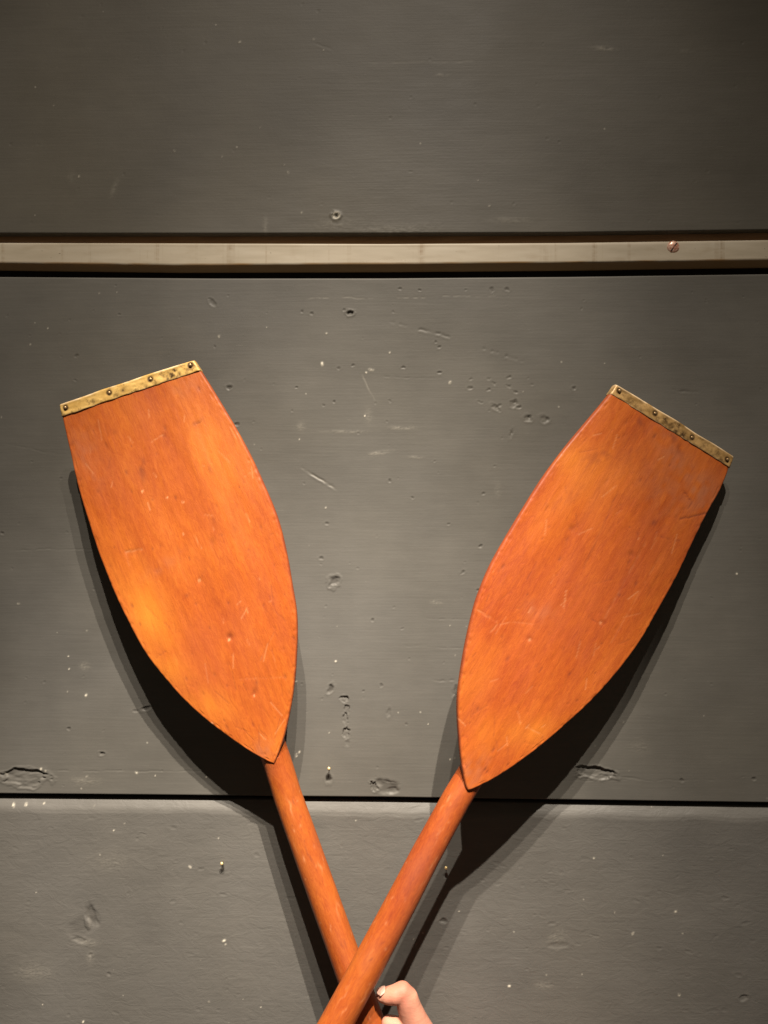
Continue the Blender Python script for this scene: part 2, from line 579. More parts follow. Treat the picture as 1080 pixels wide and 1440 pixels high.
def feat_mid(f):
    A = f.dent
    # the dents, screw holes and knocks one can see in the picture
    A(493, 440, 4.5, 4, 2.6, grime=0.5); A(484, 436, 2.2, 2, 0.8)
    for x, y, r in ((439, 441, 3), (425, 438, 2), (713, 407, 3.5), (692, 407, 4), (563, 406, 2.5), (590, 408, 2.5),
                    (476, 518, 3), (567, 517, 3), (496, 514, 2.5), (618, 524, 3), (613, 481, 2.2), (618, 488, 2.6),
                    (417, 545, 2), (548, 676, 3), (580, 700, 2.5), (680, 694, 2.4), (676, 768, 3), (459, 736, 3),
                    (452, 785, 3.5), (631, 737, 2.5), (524, 872, 2.5), (536, 964, 2.8), (511, 972, 2.2),
                    (571, 1018, 2.2), (168, 442, 2.8), (302, 487, 2.5), (107, 500, 3), (333, 597, 3.2),
                    (3, 750, 3), (97, 1025, 3), (959, 1098, 3), (1061, 1095, 3.2), (807, 546, 3),
                    (651, 805, 3.4), (672, 830, 2.4), (470, 565, 2), (455, 570, 2.2)):
        A(x, y, r, r * random.uniform(0.6, 0.95), random.uniform(0.6, 1.1), random.uniform(-.5, .5), grime=0.3)
    A(298, 425, 6, 3.2, 0.9, -0.7)
    A(322, 545, 4, 3.4, 1.2, grime=.4)
    for x, y, rx, ry, d, a in ((661, 547, 5, 3, .9, -.3), (687, 548, 4, 2.4, .8, 0), (694, 540, 5, 2, .8, -.5),
                               (715, 530, 5.5, 2.2, .9, 0), (715, 543, 5.5, 2.2, .8, -.2), (724, 553, 5, 2.4, .9, 0),
                               (698, 572, 8.5, 4.2, 1.3, -.35), (722, 566, 7, 5.5, 1.3, .2), (730, 573, 5, 3, 1.0, 0),
                               (741, 588, 8, 5, 1.3, -.6), (767, 591, 8, 6, 1.1, -.4), (718, 611, 3, 9, .9, -.35),
                               (676, 567, 5, 2, .7, -.2), (661, 533, 4, 2, .7, 0), (687, 533, 4, 2, .6, 0)):
        A(x + random.uniform(-2, 2), y + random.uniform(-2, 2), rx * .8, ry * .8, d * .75, a + random.uniform(-.4, .4), lip=0.25)
        A(x + rx * .4, y - ry * .3, rx * .45, ry * .5, d * .7, a + 1, lip=0.1, grime=.12)
    f.scratch(548, 452, 641, 476, 1.6, 0.5, broken=0.1)
    f.scratch(676, 488, 738, 508, 1.8, 0.6, broken=0.2)
    f.scratch(424, 657, 474, 689, 1.3, 0.7, fleck=0.12)
    f.scratch(432, 664, 470, 683, 0.9, 0.3)
    f.scratch(530, 530, 622, 531, 0.9, 0.2, grime=0.15)
    f.scratch(508, 525, 528, 565, 0.9, 0.15, fleck=0.15)
    f.scratch(20, 773, 160, 772, 0.8, 0.25)
    f.scratch(65, 1084, 300, 1085, 0.8, 0.35)
    f.scratch(0, 622, 85, 640, 0.9, 0.2)
    f.scratch(945, 549, 985, 550, 1.6, 0.35, grime=0.3)
    f.scratch(608, 957, 642, 956, 1.2, 0.4)
    f.scratch(430, 420, 700, 416, 0.8, 0.15, fleck=.1, broken=.2)
    f.scratch(600, 870, 660, 871, 0.8, 0.25)
    f.scratch(560, 908, 650, 911, 0.8, 0.2)
    A(469, 818, 7, 7, 1.9, grime=0.22, lip=.35)
    A(469, 823, 3.5, 2, -0.8)
    A(465, 969, 4.2, 6.5, 1.8, -.6, grime=0.5)
    f.chip(484, 983, 6, 5, 1.3, -.4, 31); f.chip(487, 998, 4, 7, .9, 0, 32); f.chip(486, 1012, 4, 8, .9, 0.1, 33)
    f.chip(487, 1031, 5, 7, 1.2, 0.2, 34); A(488, 1045, 3, 5, .6)
    A(547, 1003, 3, 6, .8); A(640, 970, 3, 8, 1.2, -.4, grime=.4)
    A(545, 1106, 15, 9, 1.7, -.25, grime=.25, lip=.05); A(552, 1112, 9, 5, 1.5, 0, grime=.2, lip=0); f.chip(526, 1106, 4.5, 8, 1.6, .5, 41, grime=.1, ck=.7); f.scratch(535, 1098, 560, 1101, 1.2, .5, grime=.4)
    f.chip(36, 1094, 32, 12, 1.7, 0.02, 42, grime=.12, ck=.25)
    f.chip(838, 1087, 26, 8, 2.0, -.12, 43, grime=.02)
    f.scratch(850, 1091, 900, 1095, 1.0, .5); f.scratch(700, 1098, 1010, 1097, .8, .2)
    A(143, 1060, 4.5, 3, 1.6, .3, grime=.5); A(205, 996, 7, 3, 1.6, .3, grime=.3); A(190, 1000, 4, 2, .8)
    A(462, 1095, 4, 6, 1.2, grime=.7)  # shadow below the pin, painted in as a darkened dent
    for p in ((459, 469, 1.6), (453, 512, 1.8), (522, 520, 2.2), (515, 524, 1.4), (548, 496, 1.6), (633, 538, 1.8),
              (26, 849, 1.8), (122, 887, 1.7), (96, 923, 1.5), (97, 941, 1.6), (121, 978, 1.8), (58, 1081, 2.2),
              (64, 1084, 1.6), (192, 1087, 2.4), (472, 930, 2.0), (417, 1062, 2.2), (421, 1058, 1.5), (1036, 807, 1.7),
              (8, 1088, 1.8), (308, 473, 1.8), (67, 462, 1.1), (458, 714, 1.2), (421, 618, 1.4), (513, 585, 1.2),
              (290, 1093, 1.6), (218, 1091, 1.1), (122, 1092, 1.2), (990, 1007, 1.0), (633, 880, 1.1), (640, 922, 1.1),
              (633, 1068, 1.2)):
        f.white(*p)
    f.smudge(119, 937, 6, 5, .4); f.smudge(565, 602, 16, 2.2, .45); f.smudge(533, 637, 14, 2.4, .5, .15)
    f.smudge(487, 607, 28, 1.8, .3); f.smudge(585, 643, 10, 1.6, .3); f.smudge(518, 584, 5, 9, .25)
    f.smudge(614, 847, 7, 3, .35); f.smudge(120, 1098, 20, 6, .25); f.smudge(900, 1050, 14, 10, .10)
    f.smudge(423, 600, 5, 6, .25); f.smudge(700, 690, 4, 9, .15)
    # small unremarkable knocks everywhere
    for _ in range(150):
        x, y = random.uniform(-30, 1110), random.uniform(400, 1110)
        f.dent(x, y, random.uniform(1.2, 2.6), random.uniform(1, 2), random.uniform(.2, .6), random.uniform(-1, 1), lip=.4)
    for _ in range(28):
        f.white(random.uniform(0, 1080), random.uniform(400, 1110), random.uniform(.7, 1.2), random.uniform(.2, .6), .2)


def feat_low(f):
    f.dent(118, 1302, 26, 17, .9, .9, grime=.14, lip=.0)
    f.dent(128, 1288, 9, 17, 1.2, .45, grime=.2, lip=.05)
    f.dent(124, 1300, 5, 11, -1.3, .35, lip=0)
    f.dent(113, 1322, 12, 3.5, .8, -.25, lip=.4)
    f.scratch(108, 1330, 138, 1330, 2.0, -.5, fleck=.12)
    f.scratch(120, 1278, 127, 1305, 1.6, -.5, fleck=.14)
    f.dent(131, 1288, 9, 14, 1.0, .3, lip=0)
    f.smudge(125, 1325, 16, 5, .25); f.smudge(127, 1347, 5, 8, .3); f.smudge(48, 1367, 26, 12, .22)
    f.smudge(155, 1212, 26, 12, .16)
    f.dent(153, 1370, 3, 3, .9); f.dent(127, 1343, 3, 3, .9)
    f.dent(623, 1295, 4.5, 3.6, 1.5, grime=.4); f.dent(1045, 1404, 6, 4, 1.3, .3)
    f.smudge(784, 1318, 14, 10, .22, .5); f.dent(784, 1330, 12, 5, .6)
    f.smudge(765, 1386, 12, 5, .25); f.dent(313, 1222, 3.6, 4.5, 1.2, grime=.75)  # the dark dent paints the shadow under the pin
    f.dent(626, 1231, 2.5, 4, 1.0, grime=.5)  # painted shadow dent under the other pin
    for p in ((267, 1219, 2.2), (315, 1323, 1.8), (317, 1328, 1.6), (627, 1220, 2.1), (890, 1313, 1.6), (950, 1282, 1.7),
              (960, 1313, 1.9), (716, 1387, 2), (51, 1255, 1.3), (282, 1351, 1.3), (294, 1409, 1.5), (60, 1413, 1.1),
              (955, 1399, 1.6), (117, 1437, 1.8), (160, 1168, 1.2), (307, 1179, 1.3), (35, 1132, 2), (60, 1131, 1.8),
              (835, 1207, 1.2), (18, 1133, 2.2), (131, 1135, 1.4)):
        f.white(*p)
    for _ in range(160):
        x, y = random.uniform(-30, 1110), random.uniform(1150, 1500)
        f.dent(x, y, random.uniform(2, 7), random.uniform(1.2, 2.6), random.uniform(.15, .45), random.uniform(-.3, .3), lip=.5)
    for _ in range(20):
        f.white(random.uniform(0, 1080), random.uniform(1150, 1440), random.uniform(.7, 1.2), random.uniform(.2, .6), .2)


def feat_top(f):
    f.dent(473, 303, 4.6, 4.6, 1.5, grime=0.0, lip=.9); f.dent(473, 303, 2.0, 2.0, 1.5, grime=1.0, lip=0)
    i, u, v, dx, dz = f.local(473, 303, 4.6, 4.6)
    r = np.sqrt(u * u + v * v)
    f.fleck[i] = np.maximum(f.fleck[i], 0.75 * np.exp(-((r - .9) / .22) ** 2))
    for p in ((80, 95, 1.4), (111, 248, 1.4), (400, 232, 1.4), (405, 243, 1.5), (337, 59, 1.3), (441, 55, 1.3), (455, 70, 1.4),
              (366, 179, 1.2), (312, 220, 1.1), (424, 299, 1.4), (688, 290, 1.3), (672, 254, 1.1), (75, 148, 1.0), (245, 212, 1)):
        f.white(p[0], p[1], p[2], .5, .3)
    f.smudge(850, 68, 14, 3, .5, -.08); f.smudge(622, 105, 8, 2, .4); f.smudge(160, 265, 3, 12, .25, -.4)
    f.smudge(373, 318, 3, 10, .35); f.smudge(966, 72, 7, 2, .2); f.smudge(560, 322, 60, 8, .14); f.smudge(470, 315, 26, 10, .15)
    f.smudge(100, 250, 5, 8, .15); f.smudge(720, 310, 30, 4, .18)
    f.scratch(440, 60, 470, 72, 1, .2); f.scratch(520, 88, 680, 86, .8, .15, fleck=.08)
    for _ in range(60):
        f.dent(random.uniform(-30, 1110), random.uniform(-30, 318), random.uniform(1.2, 2.8), random.uniform(1, 2), random.uniform(.2, .5), lip=.4)


up_bot = edge_curve([(0, 328), (300, 328), (540, 328), (800, 327), (1080, 323)])
rail_top = edge_curve([(0, 339), (540, 340.5), (800, 339), (1080, 335)])
rail_bot = edge_curve([(0, 375), (250, 378), (540, 377), (800, 375), (1080, 371)])
mid_top = edge_curve([(0, 389), (300, 391), (540, 391), (800, 389), (1080, 385)])
mid_bot = edge_curve([(0, 1116), (400, 1120), (540, 1121), (1080, 1129)])
low_top = edge_curve([(0, 1124), (400, 1128), (540, 1129), (1080, 1137)])

plank('plank', lambda x: up_bot(x) + 0.60, up_bot, 0.0011, mat=M_PAINT_DIMMED, features=feat_top, zfar=(0.0, 0.26),
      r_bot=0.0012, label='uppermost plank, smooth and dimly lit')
plank('plank', mid_top, mid_bot, 0.00082, mat=M_PAINT, features=feat_mid, r_top=0.0016, r_bot=0.0014,
      label='wide middle plank with knocks, screw holes and scratches')
plank('plank', low_top, lambda x: low_top(x) - 0.60, 0.0009, mat=M_PAINT_ROUGH, features=feat_low, zfar=(0.36, 0.60),
      bevel_top=(0.0105, 0.0055), label='lowest plank with a rough surface and a worn sloping top edge')

# rail: recessed batten with a slanting underside
X1 = axis_samples(-1.3, 1.3, -0.395, 0.395, 0.0025)
zt, zb = rail_top(X1), rail_bot(X1)
prof = [(0.0125, 0.0, 0.0), (0.0050, 0.0, 0.0), (0.0043, 0.0004, 0.0), (0.0040, 0.0012, 0.0)]
nf = 14
rows, gr = [], []
for y, dz, g in prof:
    rows.append(np.stack([X1, np.full_like(X1, y), zt - dz], -1)); gr.append(np.full_like(X1, g))
zlow = zb + 0.0058 + 0.0003 * vnoise(X1 * 12, X1 * 0, 14) + 0.00012 * vnoise(X1 * 110, X1 * 0, 15)
for k in range(nf):
    t_ = (k + 1) / nf
    z = zt - 0.0012 - t_ * (zt - 0.0012 - zlow)
    rows.append(np.stack([X1, 0.0040 + 0.00005 * vnoise(X1 * 50, X1 * 0 + k * .3, 3) + 0.0003 * vnoise(X1 * 9, X1 * 0, 4), z], -1))
    gr.append(np.clip((0.35 + .6 * vnoise(X1 * 60, X1 * 0, 16) if k == nf - 1 else 0) + 0 * X1, 0, 1))
for y, f_ in ((0.0052, 0.80), (0.0075, 0.50), (0.0100, 0.20), (0.0110, 0.06), (0.0125, 0.0)):
    rows.append(np.stack([X1, np.full_like(X1, y), zb + (zlow - zb) * f_], -1)); gr.append(np.full_like(X1, 0.85))
me = grid_mesh(np.array(rows), wrap_v=True, caps=True)
add_attr(me, 'grime', np.array(gr)[:, :])
rail = link('rail', me, M_RAIL, wall)
rail['label'] = 'pale beige recessed rail with drip stains'

# narrow brown batten seen in the slot above the rail
X2 = axis_samples(-1.3, 1.3, -0.395, 0.395, 0.01)
up_, lo_ = up_bot(X2) + 0.004, rail_top(X2) - 0.004
rows = [np.stack([X2, np.full_like(X2, y), z], -1) for y, z in ((0.026, up_), (0.0085, up_), (0.0085, lo_), (0.026, lo_))]
bt_ = NT('brown_batten_wood')
M_BATTEN = bt_.out(bt_.ramp(bt_.noise(bt_.coords((6, 6, 60)), 4.0, 4), [(0.3, (0.24, 0.13, 0.06)), (0.7, (0.36, 0.21, 0.11))]), 0.7)
me = grid_mesh(np.array(rows), wrap_v=True, caps=True)
me.polygons.foreach_set('use_smooth', np.full(len(me.polygons), False))
link('batten', me, M_BATTEN, wall)

bm = bmesh.new()
bmesh.ops.create_cube(bm, size=1, matrix=Matrix.Translation((0, 0.036, 0)) @ Matrix.Diagonal((2.6, 0.018, 2.1, 1)))
me = bpy.data.meshes.new('m'); bm.to_mesh(me); bm.free()
link('backing_board', me, M_BACK, wall)


def lathe(prof, n=20):
    """prof: list of (r, z)"""
    P = np.array([[[r * math.cos(2 * math.pi * k / n), r * math.sin(2 * math.pi * k / n), z] for k in range(n)] for r, z in prof])
    return grid_mesh(P, wrap_u=True, caps=True)


def pin_at(px, py, parent, name='pin', tilt=0.3):
    me = lathe([(0.0004, -0.004), (0.0004, 0.0022), (0.0013, 0.0026), (0.0016, 0.0034), (0.0013, 0.0042), (0.0005, 0.0046)], 12)
    o = link(name, me, M_PIN, parent)
    o.location = at(px, py, 0.003)
    o.rotation_euler = (math.radians(90) - tilt * 0.6, 0, 0)
    return o


planks = [o for o in wall.children if o.name.startswith('plank')]
PL_TOP, PL_MID, PL_LOW = planks
pin_at(463, 1080, PL_MID); pin_at(313, 1213, PL_LOW); pin_at(627, 1219, PL_LOW)

# copper screw in the rail
me = lathe([(0.002, -0.006), (0.0054, 0.0), (0.0060, 0.0006), (0.0056, 0.0017), (0.0038, 0.0026), (0.001, 0.0030)], 20)
o = link('screw', me, M_SCREW, rail)
o.location = at(946, 348, -0.005)
o.rotation_euler = (math.radians(97), 0.25, 0)
bm = bmesh.new()
bmesh.ops.create_cube(bm, size=1, matrix=Matrix.Translation(o.location) @ o.rotation_euler.to_matrix().to_4x4() @ Matrix.Translation((0.0003, 0, 0.0022)) @ Matrix.Rotation(1.2, 4, 'Z') @ Matrix.Diagonal((0.0085, 0.0011, 0.0016, 1)))
me = bpy.data.meshes.new('m'); bm.to_mesh(me); bm.free()
link('screw_slot', me, M_BACK, rail)

# ------------------------------------------------------------------ oars


def resample(pts, n):
    p = np.array(pts, float)
    # Catmull-Rom through the points, then arc-length resample
    q = np.vstack([2 * p[0] - p[1], p, 2 * p[-1] - p[-2]])
    out = []
    for i in range(1, len(q) - 2):
        for t in np.linspace(0, 1, 24, endpoint=False):
            a, b, c, d = q[i - 1], q[i], q[i + 1], q[i + 2]
            out.append(0.5 * ((2 * b) + (-a + c) * t + (2 * a - 5 * b + 4 * c - d) * t * t + (-a + 3 * b - 3 * c + d) * t ** 3))
    out.append(q[-2])
    out = np.array(out)
    for _ in range(60):                                     # iron out tracing jitter
        out[1:-1] = 0.5 * out[1:-1] + 0.25 * (out[:-2] + out[2:])
    s = np.concatenate([[0], np.cumsum(np.linalg.norm(np.diff(out, axis=0), axis=1))])
    t = np.linspace(0, s[-1], n)
    return np.stack([np.interp(t, s, out[:, k]) for k in range(out.shape[1])], -1)


def make_oar(label, left, right, dtip, dtop, shaft_pts, shaft_r, shaft_back, wood, brass, nails, marks, seed, band_px, spots=()):
    """left/right: traced pixel edges from the pointed end (bottom) to the metal tip (top).
    dtip/dtop: distance of the blade face from the wall at the pointed end and at the tip."""
    p_tip = at(left[0][0], left[0][1], dtip)
    pa, pb = at(*left[-1], dtop[0]), at(*right[-1], dtop[1])
    n = (pb - p_tip).cross(pa - p_tip).normalized()
    if n.y > 0:
        n = -n                                              # faces the camera
    top_mid = (pa + pb) / 2
    axis = (top_mid - p_tip).normalized()
    xax = axis.cross(n).normalized()                        # to the right seen from the front
    if xax.x < 0:
        xax = -xax
    yax = axis.cross(xax).normalized()                      # right-handed: z = axis, y = into the wall or out
    R = Matrix((xax, yax, axis)).transposed().to_4x4()
    mw = Matrix.Translation(p_tip) @ R
    inv = mw.inverted()
    out_sign = 1.0 if (yax.dot(n) > 0) else -1.0            # local y direction of the face normal
    oar = thing('wooden_oar', label, 'oar', mw, 'crossed wooden oars')

    def loc(px, py):
        v = inv @ on_plane(px, py, p_tip, n)
        return (v.x, v.z)
    NV = 300
    NU = 150
    Lc = resample([loc(*p) for p in left], NV)
    Rc = resample([loc(*p) for p in right], NV)
    # blade: rows from the point to the tip, section = rounded slab, slightly crowned
    T = 0.0085
    front, back = [], []
    # u positions cluster at the edges
    u = np.linspace(0, 1, NU)
    ue = 0.5 - 0.5 * np.cos(np.pi * u)
    u = 0.45 * ue + 0.55 * u
    X = Lc[:, None, 0] + u[None] * (Rc - Lc)[:, None, 0]
    Z = Lc[:, None, 1] + u[None] * (Rc - Lc)[:, None, 1]
    W = np.linalg.norm(Rc - Lc, axis=1)[:, None]
    de = np.minimum(u, 1 - u)[None] * W                     # distance to nearest long edge
    vv = np.linspace(0, 1, NV)[:, None]
    er = 0.0021
    q = np.clip(1 - de / er, 0, 1)
    hf = -er * 0.8 * (1 - np.sqrt(np.clip(1 - q * q, 0, 1)))
    crown = 0.0024 * (1 - (2 * u[None] - 1) ** 2) * sstep(0, .35, vv) * (1 - .5 * sstep(.6, 1, vv))
    H = hf + crown - 0.0024
    H += 0.00025 * vnoise(X * 60, Z * 18, seed) + 0.00012 * vnoise(X * 260, Z * 60, seed + 1)
    # long gentle tool facets
    H += 0.0003 * vnoise(X * 30 + 3, Z * 6, seed + 2)
    # worn, slightly chewed edges
    H += np.where(de < 0.004, -0.0004 * np.clip(vnoise(X * 300, Z * 300, seed + 3), 0, 1), 0)
    grime = np.zeros_like(X); fleck = np.zeros_like(X); worn = np.zeros_like(X); amber = np.zeros_like(X)
    edge = np.clip(1.25 - de / 0.0017, 0, 1) * 0.85 * (0.7 + 0.3 * vnoise(X * 150, Z * 150, seed + 5))
    s = D / F * 0.9                                         # metres per pixel on the oar

    def near(px, py, rx, ry, ang=0):
        x0, z0 = loc(px, py)
        c, sn = math.cos(ang), math.sin(ang)
        dx, dz = X - x0, Z - z0
        return (dx * c + dz * sn) / (rx * s), (-dx * sn + dz * c) / (ry * s)

    def line(x0, y0, x1, y1, wd):
        a, b = np.array(loc(x0, y0)), np.array(loc(x1, y1))
        L = np.linalg.norm(b - a); d = (b - a) / L
        dx, dz = X - a[0], Z - a[1]
        t = dx * d[0] + dz * d[1]
        nn = -dx * d[1] + dz * d[0] + 0.0004 * vnoise(t * 200, t * 0, seed + 9)
        return np.exp(-(nn / (wd * s)) ** 2) * sstep(-.001, .001, t) * (1 - sstep(L - .001, L + .001, t))
    for m in marks:
        k = m[0]
        if k == 'dent':                                     # px, py, rx, ry, depth, grime
            a, b = near(*m[1:5], random.uniform(-.6, .6))
            g = np.exp(-(a * a + b * b))
            H -= m[5] * .001 * g
            grime = np.maximum(grime, m[6] * g)
        elif k == 'dark':
            a, b = near(*m[1:5], m[6])
            g = np.exp(-(a * a + b * b)) * np.clip(.6 + .9 * vnoise(X * 400, Z * 200, seed + 7), 0, 1)
            grime = np.maximum(grime, m[5] * g)
        elif k == 'worn':
            a, b = near(*m[1:5], m[6])
            g = np.exp(-(a * a + b * b)) * np.clip(.75 + .8 * vnoise(X * 260, Z * 160, seed + 8), 0, 1)
            worn = np.maximum(worn, m[5] * g)
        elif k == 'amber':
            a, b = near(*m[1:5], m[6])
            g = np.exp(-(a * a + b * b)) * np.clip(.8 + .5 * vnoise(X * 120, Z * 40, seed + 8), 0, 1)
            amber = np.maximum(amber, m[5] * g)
        elif k == 'white':
            a, b = near(m[1], m[2], m[3] * .62, m[3] * .8, random.uniform(-1, 1))
            g = np.exp(-(a * a + b * b) ** 1.6)
            fleck = np.maximum(fleck, m[4] * g)
        elif k == 'scratch':                                # x0 y0 x1 y1 width depth light dark
            g = line(*m[1:6])
            H -= m[6] * .001 * g
            fleck = np.maximum(fleck, .5 * m[7] * g * np.clip(.6 + .9 * vnoise(X * 330, Z * 330, seed + 6), 0, 1))
            grime = np.maximum(grime, m[8] * g)
    r2 = random.Random(seed)
    xs_, zs_ = X[:, NU // 2], Z[:, NU // 2]
    for _ in range(70):                                     # fine hairline handling scratches
        i = r2.randrange(20, NV - 20); j = r2.randrange(8, NU - 8)
        a0 = np.array([X[i, j], Z[i, j]])
        ang = math.pi / 2 + r2.gauss(0, .5) if r2.random() < .75 else r2.uniform(0, 3.1)
        L = r2.uniform(.003, .02)
        d = np.array([math.cos(ang), math.sin(ang)])
        dx, dz = X - a0[0], Z - a0[1]
        t = dx * d[0] + dz * d[1]; nn = -dx * d[1] + dz * d[0]
        g = np.exp(-(nn / .0005) ** 2) * sstep(0, .001, t) * (1 - sstep(L - .001, L, t))
        if r2.random() < .5:
            fleck = np.maximum(fleck, r2.uniform(.1, .3) * g)
        else:
            grime = np.maximum(grime, r2.uniform(.1, .35) * g)
        H -= .00012 * g
    for _ in range(60):
        i = r2.randrange(10, NV - 10); j = r2.randrange(5, NU - 5)
        rr = r2.uniform(.0005, .0013)
        g = np.exp(-(((X - X[i, j]) / rr) ** 2 + ((Z - Z[i, j]) / (rr * r2.uniform(1, 2.5))) ** 2))
        H -= r2.uniform(.1, .3) * .001 * g
        grime = np.maximum(grime, r2.uniform(.1, .55) * g)
    Yf = out_sign * H
    Yb = out_sign * (-T - hf - 0.0010 * sstep(0, 1, np.minimum(u, 1 - u)[None] * 2) + 0 * X)
    # section ring: front left->right then back right->left
    PF = np.stack([X, Yf, Z], -1)
    PB = np.stack([X, Yb, Z], -1)[:, ::-1]
    P = np.concatenate([PF, PB], 1)
    me = grid_mesh(P, wrap_u=True, caps=True)
    ring = lambda A, B=0.0: np.concatenate([A, np.full_like(A, B)], 1)
    add_attr(me, 'grime', ring(grime)); add_attr(me, 'fleck', ring(fleck))
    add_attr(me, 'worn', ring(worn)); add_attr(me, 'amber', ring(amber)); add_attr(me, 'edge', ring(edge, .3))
    blade = link('blade', me, wood, oar)

    # metal band folded over the tip end; it follows the blade face
    NB, KU = 14, 220
    bw = band_px * s                                        # width of the folded strip
    arc = np.concatenate([[0], np.cumsum(np.linalg.norm(np.diff(Lc, axis=0), axis=1))])
    tfr = lambda dist: 1 - dist / arc[-1]                   # fraction along the edges
    ub = np.linspace(-0.001, 1.001, KU)

    def edge_at(C, fr):
        x = np.clip(fr, 0, 1.2) * (NV - 1)
        i0 = np.minimum(np.floor(x).astype(int), NV - 2)
        f_ = (x - i0)[..., None]
        return C[i0] * (1 - f_) + C[i0 + 1] * f_

    def face_h(frc, uu):
        return -0.0024 + 0.0024 * (1 - (2 * uu - 1) ** 2) * 0.5
    rows, g2, f2 = [], [], []
    lowvar = 0.0003 * vnoise(ub * 9, ub * 0, seed + 11) + 0.00025 * vnoise(ub * 30, ub * 0, seed + 12)
    topvar = 0.0004 * vnoise(ub * 6, ub * 0, seed + 13)
    th = 0.0008
    sec = []                                                # (distance from the end, offset from face, fleck)
    sec.append(('f', 1.0, -0.0006, 0)); sec.append(('f', 1.0, 0.4 * th, 0.0)); sec.append(('f', .97, th, .35))
    for k in range(1, 12):
        sec.append(('f', .97 - .90 * k / 11, th, 0))
    sec += [('f', .02, th, .3), ('f', -.05, th * .8, .75), ('f', -.11, th * .1, .9), ('f', -.13, -.0016, .7), ('b', -.13, .0016, .4),
            ('b', -.11, -th * .1, 0), ('b', 0, -th, 0), ('b', .5, -th, 0), ('b', 1.0, -th, 0), ('b', 1.0, .0006, 0)]
    for side, fr, off, fl in sec:
        dist = bw * fr + (lowvar if fr > .9 else lowvar * max(fr, 0)) + (topvar if fr < .1 else 0)
        fr_ = tfr(dist)
        a, b = edge_at(Lc, fr_), edge_at(Rc, fr_)
        xy = a + ub[:, None] * (b - a)
        ww = np.linalg.norm(b - a, axis=1)
        dd = np.clip(np.minimum(ub, 1 - ub), 0, 1) * ww
        qq = np.clip(1 - dd / er, 0, 1)
        rr_ = -er * .62 * (1 - np.sqrt(np.clip(1 - qq * qq, 0, 1)))
        hh = (face_h(fr, np.clip(ub, 0, 1)) + rr_ + off) if side == 'f' else (-T - .001 - rr_ + off)
        if side == 'f' and 0 < fr < .96:
            hh = hh + .00018 * vnoise(ub * 40, ub * 0 + fr * 5, seed + 14) + .0002 * vnoise(ub * 13, ub * 0 + fr * 3, seed + 15)
        rows.append(np.stack([xy[:, 0], out_sign * hh, xy[:, 1]], -1))
        g2.append(np.full(KU, .75 if (side == 'f' and fr >= .99) else 0.0))
        f2.append(np.full(KU, fl) * np.clip(.6 + .9 * vnoise(ub * 22, ub * 0 + 3, seed + 16), 0, 1))
    Pb = np.array(rows); G = np.array(g2); Fk = np.array(f2)
    for (nx, ny) in nails:                                  # dark sunk ring round each nail
        x0, z0 = loc(nx, ny)
        r = np.hypot(Pb[..., 0] - x0, Pb[..., 2] - z0)
        m = np.array([sct[0] == 'f' for sct in sec])[:, None]
        G = np.maximum(G, m * .95 * (1 - sstep(.0021, .0034, r)))
        Pb[..., 1] -= out_sign * m * .0005 * np.exp(-(r / .003) ** 2)
    for (nx, ny, nr, nk) in spots:                          # tarnish spots and dents in the strip
        x0, z0 = loc(nx, ny)
        r = np.hypot(Pb[..., 0] - x0, Pb[..., 2] - z0) / (nr * s)
        m = np.array([sct[0] == 'f' for sct in sec])[:, None]
        G = np.maximum(G, m * nk * 1.5 * np.exp(-r * r) * np.clip(.7 + .6 * vnoise(Pb[..., 0] * 900, Pb[..., 2] * 900, seed + 30), 0, 1))
        Pb[..., 1] -= out_sign * m * .0003 * np.exp(-r * r)
    me = grid_mesh(Pb, wrap_v=True, caps=True)
    add_attr(me, 'grime', np.clip(G, 0, .97)); add_attr(me, 'fleck', Fk)
    band = link('tip_band', me, brass, oar)
    nm = lathe([(0.0008, -0.003), (0.0012, 0.0001), (0.0014, 0.0004), (0.0012, 0.0008), (0.0006, 0.0010), (0.0002, 0.0011)], 16)
    nm.name = 'nail'
    nm.materials.append(M_NAIL)
    for (nx, ny) in nails:
        x0, z0 = loc(nx, ny)
        o = bpy.data.objects.new('nail', nm)
        COL.objects.link(o)
        o.parent = band
        o.location = (x0, out_sign * (face_h(0, .5) - .0002 + th * .4), z0)
        o.rotation_euler = (math.radians(-90 * out_sign), 0, 0)

    # shaft: a tapering round loom, running up the back of the blade as a rib
    pts = []
    for (px, py, dd), r in zip(shaft_pts, shaft_r):
        v = inv @ at(px, py, dd)
        pts.append((v, r))
    NA = 72
    arc_end = 0.96 * float(min(Lc[-1, 1], Rc[-1, 1])) - band_px * s
    P0, r0 = pts[0][0], pts[0][1]
    P1, r1 = pts[1][0], pts[1][1]
    Pend, rend = pts[-1]
    nseg = 900
    keys = [k[0] for k in pts]
    rs = [k[1] for k in pts]
    zz = np.array([k.z for k in keys])
    order = np.argsort(zz)
    zz = zz[order]
    xx = np.array([keys[i].x for i in order]); yy = np.array([keys[i].y for i in order]); rr_ = np.array([rs[i] for i in order])
    zsamp = np.linspace(zz[0], arc_end, nseg)
    th_ = np.linspace(0, 2 * math.pi, NA, endpoint=False)
    xr, yr, rrv = np.interp(zsamp, zz, xx), np.interp(zsamp, zz, yy), np.interp(zsamp, zz, rr_)
    # the rib flattens into the back of the blade above the pointed end
    k_up = sstep(0.02, 0.20, zsamp)
    yb = out_sign * (-T - 0.001)
    yr = np.where(zsamp > 0.0, yr * (1 - k_up) + (yb + out_sign * .006) * k_up, yr)
    rrv = np.where(zsamp > 0.0, rrv * (1 - k_up) + 0.0065 * k_up, rrv)
    xr = np.where(zsamp > 0.0, xr * (1 - k_up), xr)
    lim = np.where(zsamp > -0.004, out_sign * -0.0045, out_sign * 1.0)
    C, Sn = np.cos(th_)[None], np.sin(th_)[None]
